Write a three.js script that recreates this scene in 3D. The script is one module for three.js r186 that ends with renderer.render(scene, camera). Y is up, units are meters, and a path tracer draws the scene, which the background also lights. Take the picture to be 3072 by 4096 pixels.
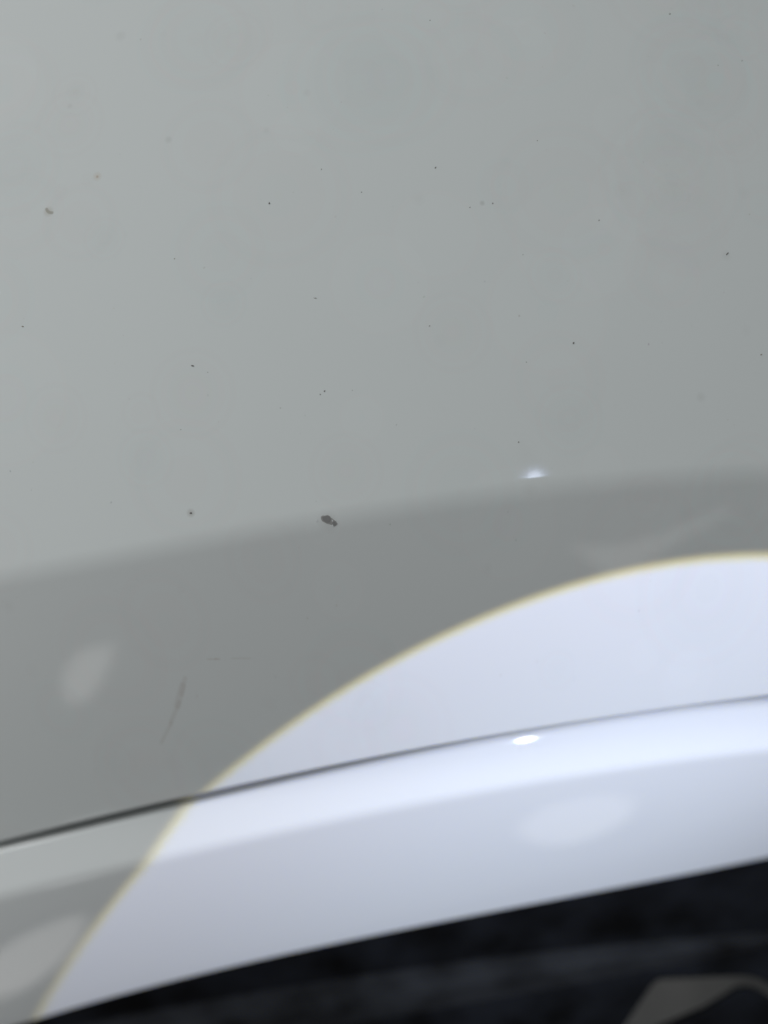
import * as THREE from 'three';
import { mergeGeometries } from 'three/addons/utils/BufferGeometryUtils.js';
import { ImprovedNoise } from 'three/addons/math/ImprovedNoise.js';

// ---------------------------------------------------------------- camera
const scene = new THREE.Scene();
const D = 0.30, EL = THREE.MathUtils.degToRad(74), ROLL = THREE.MathUtils.degToRad(9);
const camera = new THREE.PerspectiveCamera(60, 768 / 1024, 0.01, 400);
camera.position.set(0, D * Math.sin(EL), D * Math.cos(EL));
camera.up.set(Math.sin(ROLL), Math.cos(ROLL) * Math.cos(EL), -Math.cos(ROLL) * Math.sin(EL));
camera.lookAt(0, 0, 0);
camera.focus = 0.305;
camera.userData.fStop = 2.5;

const renderer = new THREE.WebGLRenderer({ antialias: true });
renderer.setSize(768, 1024);
renderer.toneMapping = THREE.LinearToneMapping;
renderer.toneMappingExposure = 1;
renderer.shadowMap.enabled = true;

let seed = 20240611;
const rnd = () => { seed = (seed * 1664525 + 1013904223) >>> 0; return seed / 4294967296; };
const noise = new ImprovedNoise();
const fbm = (x, y, o = 4) => { let a = 0, f = 1, g = 0.5; for (let k = 0; k < o; k++) { a += g * noise.noise(x * f, y * f, 3.7 + k); f *= 2.1; g *= 0.5; } return a; };

// ---------------------------------------------------------------- overcast sky and its veiled sun
{
  const w = 256, h = 128, data = new Float32Array(w * h * 4);
  for (let j = 0; j < h; j++) for (let i = 0; i < w; i++) {
    const el = ((j + 0.5) / h - 0.5) * Math.PI, s = Math.max(0, Math.sin(el));
    const L = 0.31 * (1 + 2 * s) / 3 * 1.25 * (1 + 0.3 * fbm(Math.cos(el) * Math.cos((i / w) * 2 * Math.PI) * 3, Math.cos(el) * Math.sin((i / w) * 2 * Math.PI) * 3)), k = (j * w + i) * 4;
    data[k] = L * (1.07 - 0.20 * s); data[k + 1] = L * (0.94 + 0.06 * s); data[k + 2] = L * (0.97 + 0.035 * s); data[k + 3] = 1;
  }
  const sky = new THREE.DataTexture(data, w, h, THREE.RGBAFormat, THREE.FloatType);
  sky.mapping = THREE.EquirectangularReflectionMapping;
  sky.magFilter = sky.minFilter = THREE.LinearFilter;
  sky.colorSpace = THREE.LinearSRGBColorSpace;
  sky.needsUpdate = true;
  scene.background = sky; scene.environment = sky;
}
const sun = new THREE.DirectionalLight(new THREE.Color().setRGB(0.99, 1, 0.99), 1.3);
sun.position.set(-8.4, 5.1, -3.4);
sun.shadow.radius = 50; sun.castShadow = true;
sun.shadow.camera.left = sun.shadow.camera.bottom = -1.2; sun.shadow.camera.right = sun.shadow.camera.top = 1.2;
sun.shadow.camera.near = 0.5; sun.shadow.camera.far = 20;
scene.add(sun, sun.target);

// ---------------------------------------------------------------- helpers
const used = new Map();
function numbered(n) { const k = used.get(n) ?? 0; used.set(n, k + 1); return k ? `${n}_${String(k).padStart(3, '0')}` : n; }
function part(name, geometry, material, parent, label) {
  const m = new THREE.Mesh(geometry, material);
  m.name = numbered(name); m.castShadow = m.receiveShadow = true;
  if (label) m.userData.label = label;
  parent.add(m);
  return m;
}
function canvasTexture(w, h, draw) {
  const c = document.createElement('canvas'); c.width = w; c.height = h; draw(c.getContext('2d'), w, h);
  const t = new THREE.CanvasTexture(c); t.colorSpace = THREE.SRGBColorSpace; t.magFilter = THREE.LinearFilter; t.anisotropy = 8; return t;
}
function noiseTexture(n, f) {      // grey data texture, f(u, v) in 0..1
  const d = new Uint8Array(n * n * 4);
  for (let j = 0; j < n; j++) for (let i = 0; i < n; i++) { const v = Math.max(0, Math.min(255, 255 * f(i / n, j / n))), k = (j * n + i) * 4; d[k] = d[k + 1] = d[k + 2] = v; d[k + 3] = 255; }
  const t = new THREE.DataTexture(d, n, n); t.magFilter = t.minFilter = THREE.LinearFilter; t.wrapS = t.wrapT = THREE.RepeatWrapping; t.needsUpdate = true; return t;
}

// ---------------------------------------------------------------- the car's surfaces, metres: x along the panel edges, y up, z out from the car
const CROWN = 0.6;
const CURVES = {      // plan curves of the edges, z = cubic in x
  crease: [0.83731, 0.12705, 0.00627, -0.00077],
  hoodEdge: [0.10642, 0.19413, -0.02479, 0.07744],
  bumperEdge: [0.3589, 0.21655, -0.03294, 0.07989],
  lipEdge: [0.31446, 0.2333, -0.03036, 0.09781],
  hem: [-0.47674, 0.17816, -0.02828, 0.155],
};
const HEIGHT = { hoodEdge: [-0.0825, 0.0422], bumperEdge: [-0.0945, -0.02], lipEdge: [-0.0985, -0.02], hem: [-0.1705, -0.04] };   // at x = 0, and per metre of x
const H = (k, x) => HEIGHT[k][0] + HEIGHT[k][1] * Math.min(0.2, Math.max(-0.25, x));
function Z(k, x) {
  const [a, b, c, d] = CURVES[k], t = Math.min(0.15, Math.max(-0.2, x));
  return ((a * t + b) * t + c) * t + d + ((3 * a * t + 2 * b) * t + c) * (x - t);
}
const smin = (a, b, k) => { const h = Math.max(k - Math.abs(a - b), 0) / k; return Math.min(a, b) - h * h * k / 4; };
function hoodY(x, z) {
  const zc = Z('crease', x), L = Z('hoodEdge', x) - zc, s = z - zc, b = Math.min(s, 0), t = s / L;
  return smin(-0.380 * s - 0.9 * b * b / (1 + 0.15 * Math.max(0, -b - 0.25) / 0.25), H('hoodEdge', x) * t + 0.012 * t * (1 - Math.max(t, 0)), 0.0019) - CROWN * x * x;
}
function bumperY(x, z) {
  const z2 = Z('bumperEdge', x), zc = Z('lipEdge', x), zb = Z('hem', x), t1 = (z - z2) / (zc - z2), t = (z - zc) / (zb - zc);
  const ya = H('bumperEdge', x), yb = H('lipEdge', x), yc = H('hem', x);
  return smin(ya + (yb - ya) * t1, yb + (yc - yb) * t + 0.012 * t * (1 - Math.max(t, 0)), 0.0022) - CROWN * x * x;
}
// a surface swept along x from rows of points; row(x) gives [[y, z], ...]
function sweep(x0, x1, n, row, uvOf) {
  const P = [], U = [], I = []; let m = 0;
  for (let i = 0; i <= n; i++) {
    const x = x0 + (x1 - x0) * i / n, r = row(x); m = r.length;
    for (const [y, z] of r) { P.push(x, y, z); U.push(...uvOf(x, y, z)); }
  }
  for (let i = 0; i < n; i++) for (let j = 0; j < m - 1; j++) { const a = i * m + j, b = a + m; I.push(a, a + 1, b, b, a + 1, b + 1); }
  const g = new THREE.BufferGeometry();
  g.setAttribute('position', new THREE.Float32BufferAttribute(P, 3));
  g.setAttribute('uv', new THREE.Float32BufferAttribute(U, 2));
  g.setIndex(I); g.computeVertexNormals();
  return g;
}
// folds a sheet's edge over: from the end point, heading (dy, dz), an arc of radius r and of `turn` radians towards the inside, then `deep` metres straight
function fold(y, z, dy, dz, r, turn, deep, side) {
  const out = []; let a = Math.atan2(dy, dz); const n = 10, step = turn / n;
  for (let k = 0; k < n; k++) { a -= side * step / 2; y += Math.sin(a) * r * step; z += Math.cos(a) * r * step; a -= side * step / 2; out.push([y, z]); }
  for (let k = 1; k <= 6; k++) out.push([y + Math.sin(a) * deep * k / 6, z + Math.cos(a) * deep * k / 6]);
  return out;
}
const spread = (a, b, n) => Array.from({ length: n }, (_, k) => a + (b - a) * k / n);

// ---------------------------------------------------------------- materials
const STAIN = { x: -0.21, z: -0.27, size: 0.42 };       // the square of the hood, seen from above, that its paint map covers
const CHIPX = -0.0192, CHIPZ = -0.0003;
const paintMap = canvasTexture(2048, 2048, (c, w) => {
  c.fillStyle = 'rgb(229,232,231)'; c.fillRect(0, 0, w, w);
  const X = (x) => (x - STAIN.x) / STAIN.size * w, Y = (z) => (z - STAIN.z) / STAIN.size * w, mm = w / STAIN.size / 1000;
  const blot = (x, z, r, rgb, a) => {
    const g = c.createRadialGradient(X(x), Y(z), 0, X(x), Y(z), r * mm);
    g.addColorStop(0, `rgba(${rgb},${a})`); g.addColorStop(0.5, `rgba(${rgb},${a * 0.6})`); g.addColorStop(1, `rgba(${rgb},0)`);
    c.fillStyle = g; c.fillRect(X(x) - r * mm, Y(z) - r * mm, 2 * r * mm, 2 * r * mm);
  };
  for (const [x, z, r, a] of [[-0.0658, -0.1779, 2.6, 0.08], [-0.0038, -0.1422, 1.7, 0.07], [-0.0194, -0.1309, 1.5, 0.07], [-0.0532, -0.1343, 1.6, 0.14], [-0.0866, -0.155, 1.3, 0.1], [0.1138, -0.0225, 2.0, 0.1], [0.1308, -0.0683, 2.2, 0.08], [0.0493, -0.0946, 1.1, 0.25]]) blot(x, z, r, '140,138,132', a);
  blot(-0.0797, -0.1267, 1.9, '195,170,145', 0.25); blot(-0.0797, -0.1266, 0.6, '160,125,100', 0.4);
  blot(CHIPX, CHIPZ, 4, '150,140,130', 0.12); blot(-0.065, -0.0101, 1.7, '120,110,100', 0.25);
  // a dried, hooked insect mark
  c.lineCap = 'round'; c.strokeStyle = 'rgba(130,124,110,0.42)'; c.lineWidth = 1.0 * mm; c.beginPath();
  c.moveTo(X(-0.0991), Y(-0.1193)); c.quadraticCurveTo(X(-0.0989), Y(-0.1179), X(-0.0973), Y(-0.1176)); c.stroke();
  blot(-0.0985, -0.1183, 2.2, '160,150,130', 0.3);
  // rubbed brown streak and two dashes on the sloping face
  for (const [x0, z0, x1, z1, wd, a] of [[-0.083, 0.0392, -0.0863, 0.0442, 1.2, 0.09], [-0.0848, 0.0415, -0.0894, 0.0479, 1.8, 0.1], [-0.0881, 0.0467, -0.0941, 0.0532, 1.1, 0.1], [-0.0936, 0.053, -0.1006, 0.0597, 0.7, 0.12], [-0.0727, 0.0344, -0.0695, 0.0348, 0.3, 0.16], [-0.0699, 0.0347, -0.0683, 0.0350, 0.35, 0.2], [-0.0639, 0.0354, -0.0572, 0.0364, 0.3, 0.11]]) {
    c.strokeStyle = `rgba(132,104,84,${a * 0.8})`; c.lineWidth = wd * 1.3 * mm; c.beginPath(); c.moveTo(X(x0), Y(z0)); c.lineTo(X(x1), Y(z1)); c.stroke();
  }
  // faint random mottling painted into the colour to imitate cloudy reflections
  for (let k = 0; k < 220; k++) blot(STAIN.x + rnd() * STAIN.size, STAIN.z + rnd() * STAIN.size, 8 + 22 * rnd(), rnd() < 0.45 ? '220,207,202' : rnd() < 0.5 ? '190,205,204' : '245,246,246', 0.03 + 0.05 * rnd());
  // dust too fine to pick apart
  for (let k = 0; k < 500; k++) { c.fillStyle = `rgba(${70 + rnd() * 60},${70 + rnd() * 50},${60 + rnd() * 40},${0.05 + 0.18 * rnd() ** 3})`; const s = (0.12 + 0.35 * rnd() ** 3) * mm; c.beginPath(); c.ellipse(rnd() * w, rnd() * w, s, s * (0.4 + 0.6 * rnd()), rnd() * 6, 0, 7); c.fill(); }
  for (let k = 0; k < 60; k++) blot(STAIN.x + rnd() * STAIN.size, STAIN.z + rnd() * STAIN.size, 1 + 3 * rnd(), '175,172,165', 0.02 + 0.04 * rnd());
});
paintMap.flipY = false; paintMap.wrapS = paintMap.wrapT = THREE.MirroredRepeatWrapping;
const peel = noiseTexture(512, (u, v) => 0.5 + 0.35 * (fbm(u * 24, v * 24, 2) * (1 - u) + fbm((u - 1) * 24, v * 24, 2) * u));   // orange peel of the lacquer
peel.repeat.set(5, 5);
const paintLook = { roughness: 0.9, clearcoat: 1, clearcoatRoughness: 0.06, bumpMap: peel, bumpScale: 0.00002 };
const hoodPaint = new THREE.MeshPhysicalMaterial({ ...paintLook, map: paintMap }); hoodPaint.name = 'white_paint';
const bumperPaint = new THREE.MeshPhysicalMaterial({ ...paintLook, color: new THREE.Color().setRGB(0.785, 0.80, 0.80) }); bumperPaint.name = 'white_paint';
const grain = noiseTexture(256, (u, v) => 0.5 + 0.5 * fbm(u * 60, v * 60, 3));
grain.repeat.set(6, 6);
const film = noiseTexture(256, (u, v) => 0.5 + 1.9 * (fbm(u * 7, v * 11, 5) * (1 - u) + fbm((u - 1) * 7, v * 11, 5) * u));      // a dull, uneven dust film
film.repeat.set(4, 4);
const blackPlastic = new THREE.MeshPhysicalMaterial({ color: new THREE.Color().setRGB(0.0066, 0.0074, 0.0092), map: film, roughness: 0.5, specularIntensity: 0.15, bumpMap: grain, bumpScale: 0.0008 });
const satinPlastic = new THREE.MeshPhysicalMaterial({ color: new THREE.Color().setRGB(0.015, 0.016, 0.0175), map: film, roughness: 0.75, specularIntensity: 0.3, bumpMap: grain, bumpScale: 0.0008 });
const primer = new THREE.MeshStandardMaterial({ color: new THREE.Color().setRGB(0.37, 0.36, 0.35), roughness: 0.8 });
const darkPrimer = new THREE.MeshStandardMaterial({ color: new THREE.Color().setRGB(0.28, 0.275, 0.27), roughness: 0.8 });
const dirt = [[0.16, 0.15, 0.14], [0.25, 0.24, 0.22], [0.3, 0.27, 0.22]].map((c) => new THREE.MeshStandardMaterial({ color: new THREE.Color().setRGB(...c), roughness: 0.9 }));

// ---------------------------------------------------------------- ground
{
  const tex = canvasTexture(1024, 1024, (c, w) => {
    const im = c.createImageData(w, w);
    for (let j = 0; j < w; j++) for (let i = 0; i < w; i++) { const v = 114 + 60 * fbm(i / 140, j / 140, 5) + 26 * (rnd() - 0.5), k = (j * w + i) * 4; im.data[k] = v; im.data[k + 1] = v * 0.995; im.data[k + 2] = v * 0.985; im.data[k + 3] = 255; }
    c.putImageData(im, 0, 0);
  });
  tex.wrapS = tex.wrapT = THREE.MirroredRepeatWrapping; tex.repeat.set(300, 300);
  const g = new THREE.PlaneGeometry(300, 300).rotateX(-Math.PI / 2);
  const ground = part('ground', g, new THREE.MeshStandardMaterial({ map: tex, roughness: 0.95 }), scene, 'grey concrete ground far below the car bodywork');
  ground.position.y = -0.68; ground.userData.kind = 'structure';
}

// ---------------------------------------------------------------- the car
const car = new THREE.Group();
car.name = 'car'; car.userData = { label: 'glossy white painted car with a small paint chip, partly lit by a round beam', category: 'car' };
scene.add(car);
const X0 = -0.6, X1 = 0.55, N = 230;
const planUV = (x, y, z) => [(x - STAIN.x) / STAIN.size, (z - STAIN.z) / STAIN.size];
const hood = part('hood', sweep(X0, X1, N, (x) => {
  const zc = Z('crease', x), zg = Z('hoodEdge', x) - 0.0012, e = 1e-4, ye = hoodY(x, zg), d = (ye - hoodY(x, zg - e)) / e;
  const zs = [...spread(-0.75, zc - 0.2, 12), ...spread(zc - 0.2, zc - 0.012, 40), ...spread(zc - 0.012, zc + 0.014, 36), ...spread(zc + 0.014, zg, 40), zg];
  return [...zs.map((z) => [hoodY(x, z), z]), ...fold(ye, zg, d, 1, 0.0018, 2.0, 0.013, 1)];
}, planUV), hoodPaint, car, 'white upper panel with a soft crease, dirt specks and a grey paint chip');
part('bumper', sweep(X0, X1, N, (x) => {
  const z2 = Z('bumperEdge', x) + 0.0012 + 0.003 * Math.max(-0.25, Math.min(0.2, x)), zc = Z('lipEdge', x), zb = Z('hem', x), e = 1e-4;
  const y2 = bumperY(x, z2), d2 = (bumperY(x, z2 + e) - y2) / e, yb = bumperY(x, zb), db = (yb - bumperY(x, zb - e)) / e;
  const zs = [...spread(z2, zc - 0.006, 10), ...spread(zc - 0.006, zc + 0.007, 24), ...spread(zc + 0.007, zb, 30), zb];
  return [...fold(y2, z2, -d2, -1, Math.min(0.005, Math.max(0.0012, 0.0034 + 0.014 * x)), 1.4, 0.022, -1).reverse(), ...zs.map((z) => [bumperY(x, z), z]), ...fold(yb, zb, db, 1, 0.003, 2.2, 0.03, 1)];
}, (x, y, z) => [x / 0.42, z / 0.42]), bumperPaint, car, 'white lower panel with a narrow lip under the shut line');

// grey strip added down in the shut line, standing in for its shade
part('gap_shade_strip', sweep(X0, X1, 120, (x) => {
  const za = Z('hoodEdge', x), zb = Z('bumperEdge', x), y = H('bumperEdge', x) - CROWN * x * x - 0.0050, out = [];
  for (let k = 0; k <= 10; k++) { const u = k / 10; out.push([y - 0.002 + 0.0022 * Math.sin(Math.PI * u), za - 0.003 + (zb - za + 0.007) * u]); }
  return out;
}, (x, y, z) => [x, z]), new THREE.MeshStandardMaterial({ color: new THREE.Color().setRGB(0.3, 0.3, 0.3), roughness: 0.85 }), car);

// paint chip: bare grey patches and a lifted lacquer rim lying on the hood's surface
function onHood(x, z, lift = 0.00006) { return [x, hoodY(x, z) + lift, z]; }
function patch(points, lift, cx, cz) {          // a flat flake that follows the hood, [x, z] in millimetres round (cx, cz)
  const s = new THREE.Shape(points.map(([x, z]) => new THREE.Vector2(x / 1000, z / 1000)));
  const g = new THREE.ExtrudeGeometry(s, { depth: 0.00003, bevelEnabled: true, bevelSize: 0.00006, bevelThickness: 0.00002, bevelSegments: 1, curveSegments: 6 });
  const p = g.attributes.position;
  for (let i = 0; i < p.count; i++) { const x = cx + p.getX(i), z = cz + p.getY(i), h = p.getZ(i); p.setXYZ(i, x, hoodY(x, z) + lift + h, z); }
  const ix = g.index; if (!ix) for (let i = 0; i < p.count; i += 3) { const a = [p.getX(i), p.getY(i), p.getZ(i)]; p.setXYZ(i, p.getX(i + 1), p.getY(i + 1), p.getZ(i + 1)); p.setXYZ(i + 1, ...a); }
  g.computeVertexNormals();
  return g;
}
const CHIP = [CHIPX, CHIPZ];
const chip = part('paint_chip', patch([[-2.1, -1.55], [-1.5, -1.75], [-0.7, -1.6], [0.0, -1.7], [0.75, -1.3], [1.05, -0.7], [1.45, -0.45], [1.9, 0.1], [2.5, 0.5], [2.9, 1.3], [2.6, 1.6], [1.9, 1.9], [1.35, 1.75], [1.0, 1.3], [0.2, 1.0], [-0.6, 0.7], [-1.4, 0.15], [-2.0, -0.25], [-2.2, -0.9]], 0.00004, ...CHIP), primer, hood, 'irregular grey paint chip on the crease');
part('bare_spot', patch([[-1.8, -1.3], [-0.9, -1.4], [0.1, -1.5], [0.7, -1.0], [0.8, -0.3], [0.3, 0.5], [-0.7, 0.4], [-1.5, -0.3]], 0.00009, ...CHIP), darkPrimer, chip);
part('bare_spot', patch([[1.3, 0.9], [1.8, 0.5], [2.3, 0.9], [2.4, 1.4], [1.7, 1.6], [1.35, 1.4]], 0.00009, ...CHIP), darkPrimer, chip);
part('bare_spot', patch([[-4.3, -0.6], [-3.7, -0.9], [-3.5, -0.5], [-3.9, -0.2]], 0.00004, ...CHIP), bumperPaint, chip);
part('lacquer_flake', patch([[1.25, -0.1], [1.55, 0.05], [1.65, 0.45], [1.35, 0.4]], 0.0001, ...CHIP), bumperPaint, chip);
part('lacquer_flake', patch([[1.0, 1.6], [1.3, 1.3], [1.4, 1.8], [1.15, 2.0]], 0.0001, ...CHIP), bumperPaint, chip);

// dirt specks: each a crumb of its own, [x, z, radius mm, length : width, turn, tone]
const crumbs = [0, 1, 2].map((v) => {
  const g = new THREE.IcosahedronGeometry(1, 1), p = g.attributes.position;
  for (let i = 0; i < p.count; i++) { const a = new THREE.Vector3().fromBufferAttribute(p, i), k = 1 + 0.55 * noise.noise(a.x * 1.6 + v * 7, a.y * 1.6, a.z * 1.6); p.setXYZ(i, a.x * k, a.y * k, a.z * k); }
  g.computeVertexNormals(); return g;
});
for (const [x, z, r, l, turn, tone] of [
  [-0.022, -0.1054, 0.34, 1.4, 1.2, 0], [0.0356, -0.1088, 0.28, 1.6, 0.8, 0], [0.0528, -0.0941, 0.24, 1.6, 1.4, 0], [0.0449, -0.0937, 0.2, 1.4, 0.4, 0], [0.0881, -0.0843, 0.2, 1.7, 1, 0],
  [0.142, -0.1369, 0.2, 1, 0, 1], [0.1286, -0.1581, 0.32, 1.5, 0.9, 1], [0.0718, -0.114, 0.2, 1.3, 0.7, 1], [-0.1131, -0.0812, 0.3, 1.6, -0.4, 2], [-0.0562, -0.0566, 0.34, 1.9, -0.5, 0],
  [-0.0134, -0.0411, 0.34, 1.2, 1, 0], [-0.015, -0.0403, 0.22, 1.6, -0.8, 0], [-0.0116, -0.0713, 0.18, 4, -0.3, 1], [-0.0289, -0.0381, 0.15, 1.5, 0, 1], [-0.0041, -0.0399, 0.16, 1, 0, 1],
  [-0.0568, -0.0927, 0.24, 1.2, 0, 2], [-0.0514, -0.0536, 0.17, 1, 0, 1], [-0.0636, -0.037, 0.17, 1.3, 0, 1], [0.0724, -0.0449, 0.34, 1.5, 1.1, 0], [0.1313, -0.0689, 0.27, 3.4, 0.7, 0],
  [0.0249, -0.0566, 0.24, 1.4, 0, 1], [0.0601, -0.0757, 0.18, 1, 0, 1], [0.0554, -0.0407, 0.18, 1.3, 0, 1], [0.0487, -0.0157, 0.27, 1.3, 1, 1], [0.1377, -0.0342, 0.28, 1.6, 0.3, 2],
  [-0.065, -0.0101, 0.44, 1.2, 0.1, 0], [-0.0028, -0.114, 0.2, 1.4, 1, 1], [0.0094, -0.104, 0.2, 1.2, 0, 0], [0.0427, -0.1631, 0.22, 1.2, 0, 1], [0.1515, -0.1384, 0.22, 1.2, 0, 1],
  [0.0087, -0.0268, 0.15, 1.2, 0, 1],
]) {
  const m = part('dirt_speck', crumbs[Math.floor(rnd() * 3)], dirt[tone], hood);
  m.position.set(...onHood(x, z, 0)); m.rotation.set(0, turn, 0); m.scale.set(r * l / 1250, r / 3600, r / 1250);
}

// black plastic below the white panels: a sloping panel with a slot, and a raised rib
const SLOPE = 0.4, plateY = (z) => -0.195 - SLOPE * (z - 0.155);
{
  const outline = new THREE.Shape([[-0.6, 0.118], [0.55, 0.118], [0.55, 0.40], [-0.6, 0.40]].map(([x, z]) => new THREE.Vector2(x, z)));
  const hole = new THREE.Path();
  hole.moveTo(0.0500, 0.2585); hole.lineTo(0.0794, 0.2242); hole.lineTo(0.0958, 0.2064); hole.quadraticCurveTo(0.0985, 0.2042, 0.1015, 0.2036);
  hole.lineTo(0.1430, 0.2085); hole.quadraticCurveTo(0.1530, 0.2105, 0.1590, 0.2175); hole.lineTo(0.193, 0.2475); hole.lineTo(0.183, 0.2525);
  hole.lineTo(0.1546, 0.2226); hole.quadraticCurveTo(0.1460, 0.2150, 0.1390, 0.2174); hole.lineTo(0.1234, 0.2240); hole.lineTo(0.0970, 0.2305); hole.lineTo(0.066, 0.2645);
  hole.closePath();
  outline.holes.push(hole);
  const g = new THREE.ExtrudeGeometry(outline, { depth: 0.004, bevelEnabled: true, bevelSize: 0.0012, bevelThickness: 0.0012, bevelSegments: 3, curveSegments: 10 });
  const p = g.attributes.position, swap = [];
  for (let i = 0; i < p.count; i++) { const x = p.getX(i), z = p.getY(i), h = p.getZ(i); p.setXYZ(i, x, plateY(z) - h, z); }
  g.computeVertexNormals();
  const trim = part('black_trim', g, blackPlastic, car, 'black plastic trim with a curved slot under the white panels');
  const rib = sweep(X0, X1, 160, (x) => {
    const a = 0.1788 + 0.03 * x + 0.2 * x * x, b = 0.2030 - 0.02 * x - 0.1 * x * x, out = [];
    for (let k = 0; k <= 16; k++) { const t = k / 16, z = a + (b - a) * t; out.push([plateY(z) + 0.0012 + 0.0040 * Math.sin(Math.PI * t) ** 2 - 0.002 * (t === 0 || t === 1), z]); }
    return out;
  }, (x, y, z) => [x, z]);
  part('rib', rib, satinPlastic, trim);
}

// ---------------------------------------------------------------- the hand torch that throws the round beam
{
  const T = new THREE.Vector3(0.196, 0.47, 0.21), aim = new THREE.Vector3(0.1067, -0.05, 0.2341), dir = aim.clone().sub(T).normalize();
  const torch = new THREE.Group(); torch.name = 'flashlight';
  torch.userData = { label: 'small grey flashlight held above, shining down at the white panels', category: 'flashlight' };
  torch.position.copy(T); torch.quaternion.setFromUnitVectors(new THREE.Vector3(0, 0, 1), dir); scene.add(torch);
  const alloy = new THREE.MeshStandardMaterial({ color: new THREE.Color().setRGB(0.25, 0.25, 0.26), metalness: 0.9, roughness: 0.4 });
  const lathe = (pts) => new THREE.LatheGeometry(pts.map(([r, z]) => new THREE.Vector2(r, z)), 40).rotateX(Math.PI / 2);
  part('head', lathe([[0.0001, -0.03], [0.011, -0.03], [0.0125, -0.028], [0.0170, -0.006], [0.0170, -0.0012], [0.0160, -0.0002], [0.0137, -0.0012], [0.0001, -0.0042]]), alloy, torch);
  part('barrel', lathe([[0.0001, -0.115], [0.0095, -0.115], [0.0108, -0.113], [0.0108, -0.0305], [0.0001, -0.0305]]), alloy, torch);
  const glow = (r, g, b) => new THREE.MeshStandardMaterial({ color: 0x111111, emissive: new THREE.Color().setRGB(r, g, b), emissiveIntensity: 1, roughness: 0.6 });
  const lens = part('lens', new THREE.CircleGeometry(0.0135, 40), glow(3.2, 4.1, 6.6), torch); lens.position.z = -0.0010;
  const led = part('led', new THREE.CircleGeometry(0.0013, 24), glow(400, 440, 500), torch); led.position.z = -0.0006;
  const cone = THREE.MathUtils.degToRad(22.49), deg = Math.PI / 180;
  for (const [rgb, power, angle, penumbra] of [
    [[1.0, 0.72, 0.24], 0.40, cone + 0.11 * deg, 0.006],         // the beam's edge: the lens bends blue less far out than red
    [[0.84, 0.97, 0.44], 0.34, cone + 0.02 * deg, 0.006],
    [[0.0, 0.15, 1.0], 0.68, cone - 0.13 * deg, 0.008],
    [[0.54, 0.77, 1.0], 0.30, cone * 0.97, 1.0],                 // hot middle of the beam
  ]) {
    const s = new THREE.SpotLight(new THREE.Color().setRGB(...rgb), power, 0, angle, penumbra, 2);
    s.position.copy(T).addScaledVector(dir, 0.001); s.target.position.copy(aim); s.shadow.radius = 0.11; s.castShadow = true;
    scene.add(s, s.target);
  }
}

// ---------------------------------------------------------------- made-up glowing shapes out of view, added to reflect as pale patches in the lacquer
function added_lamp(label, [cx, cy, cz], outline, glowing) {
  const o = new THREE.Group(); o.name = numbered('added_lamp'); o.userData = { label, category: 'added_lamp' };
  o.position.set(cx, cy, cz); o.lookAt(0, -0.05, 0.06); scene.add(o);
  const shape = (k) => new THREE.Shape(new THREE.SplineCurve([...outline, outline[0]].map(([x, y]) => new THREE.Vector2(-x * k, y * k))).getPoints(48).slice(0, -1));
  const face = part('glow_face', new THREE.ExtrudeGeometry(shape(1), { depth: 0.004, bevelEnabled: true, bevelSize: 0.004, bevelThickness: 0.006, bevelSegments: 3 }), new THREE.MeshStandardMaterial({ color: 0xdddddd, roughness: 0.7, emissive: new THREE.Color().setRGB(1, 0.98, 0.96), emissiveIntensity: glowing }), o);
  face.position.z = 0.002;
  part('back_shell', new THREE.ExtrudeGeometry(shape(1.06), { depth: 0.02, bevelEnabled: true, bevelSize: 0.002, bevelThickness: 0.003, bevelSegments: 2 }), new THREE.MeshStandardMaterial({ color: 0x333333, roughness: 0.6 }), o).position.z = -0.03;
}
added_lamp('added egg-shaped glow out of view, reflected as a pale patch at left on the upper panel', [-0.785, 0.064, 1.255], [[-0.055, -0.015], [-0.035, 0.055], [0.035, 0.085], [0.06, 0.08], [0.048, 0.015], [0.02, -0.06], [-0.02, -0.08], [-0.048, -0.055]], 1.35);
added_lamp('added low rounded glow out of view, reflected as a pale patch at left on the lower panel', [-0.718, -0.455, 1.173], [[-0.105, -0.04], [-0.07, 0.06], [0.0, 0.095], [0.085, 0.09], [0.075, -0.015], [0.02, -0.085], [-0.065, -0.08]], 1.05);
added_lamp('added bowl-shaped glow with a thin tail, out of view, reflected as a faint patch above the round beam', [0.503, 0.265, 1.325], [[-0.085, 0.05], [-0.02, 0.015], [0.08, 0.01], [0.18, 0.03], [0.26, 0.06], [0.27, 0.05], [0.19, 0.008], [0.11, -0.02], [0.04, -0.08], [-0.03, -0.085], [-0.07, 0.0]], 0.8);
added_lamp('added wide low glow out of view, reflected as a soft patch inside the beam on the lower panel', [0.322, -0.472, 1.235], [[-0.11, 0.03], [-0.05, 0.095], [0.05, 0.09], [0.11, 0.03], [0.09, -0.06], [0.0, -0.1], [-0.08, -0.05]], 0.7);

renderer.render(scene, camera);
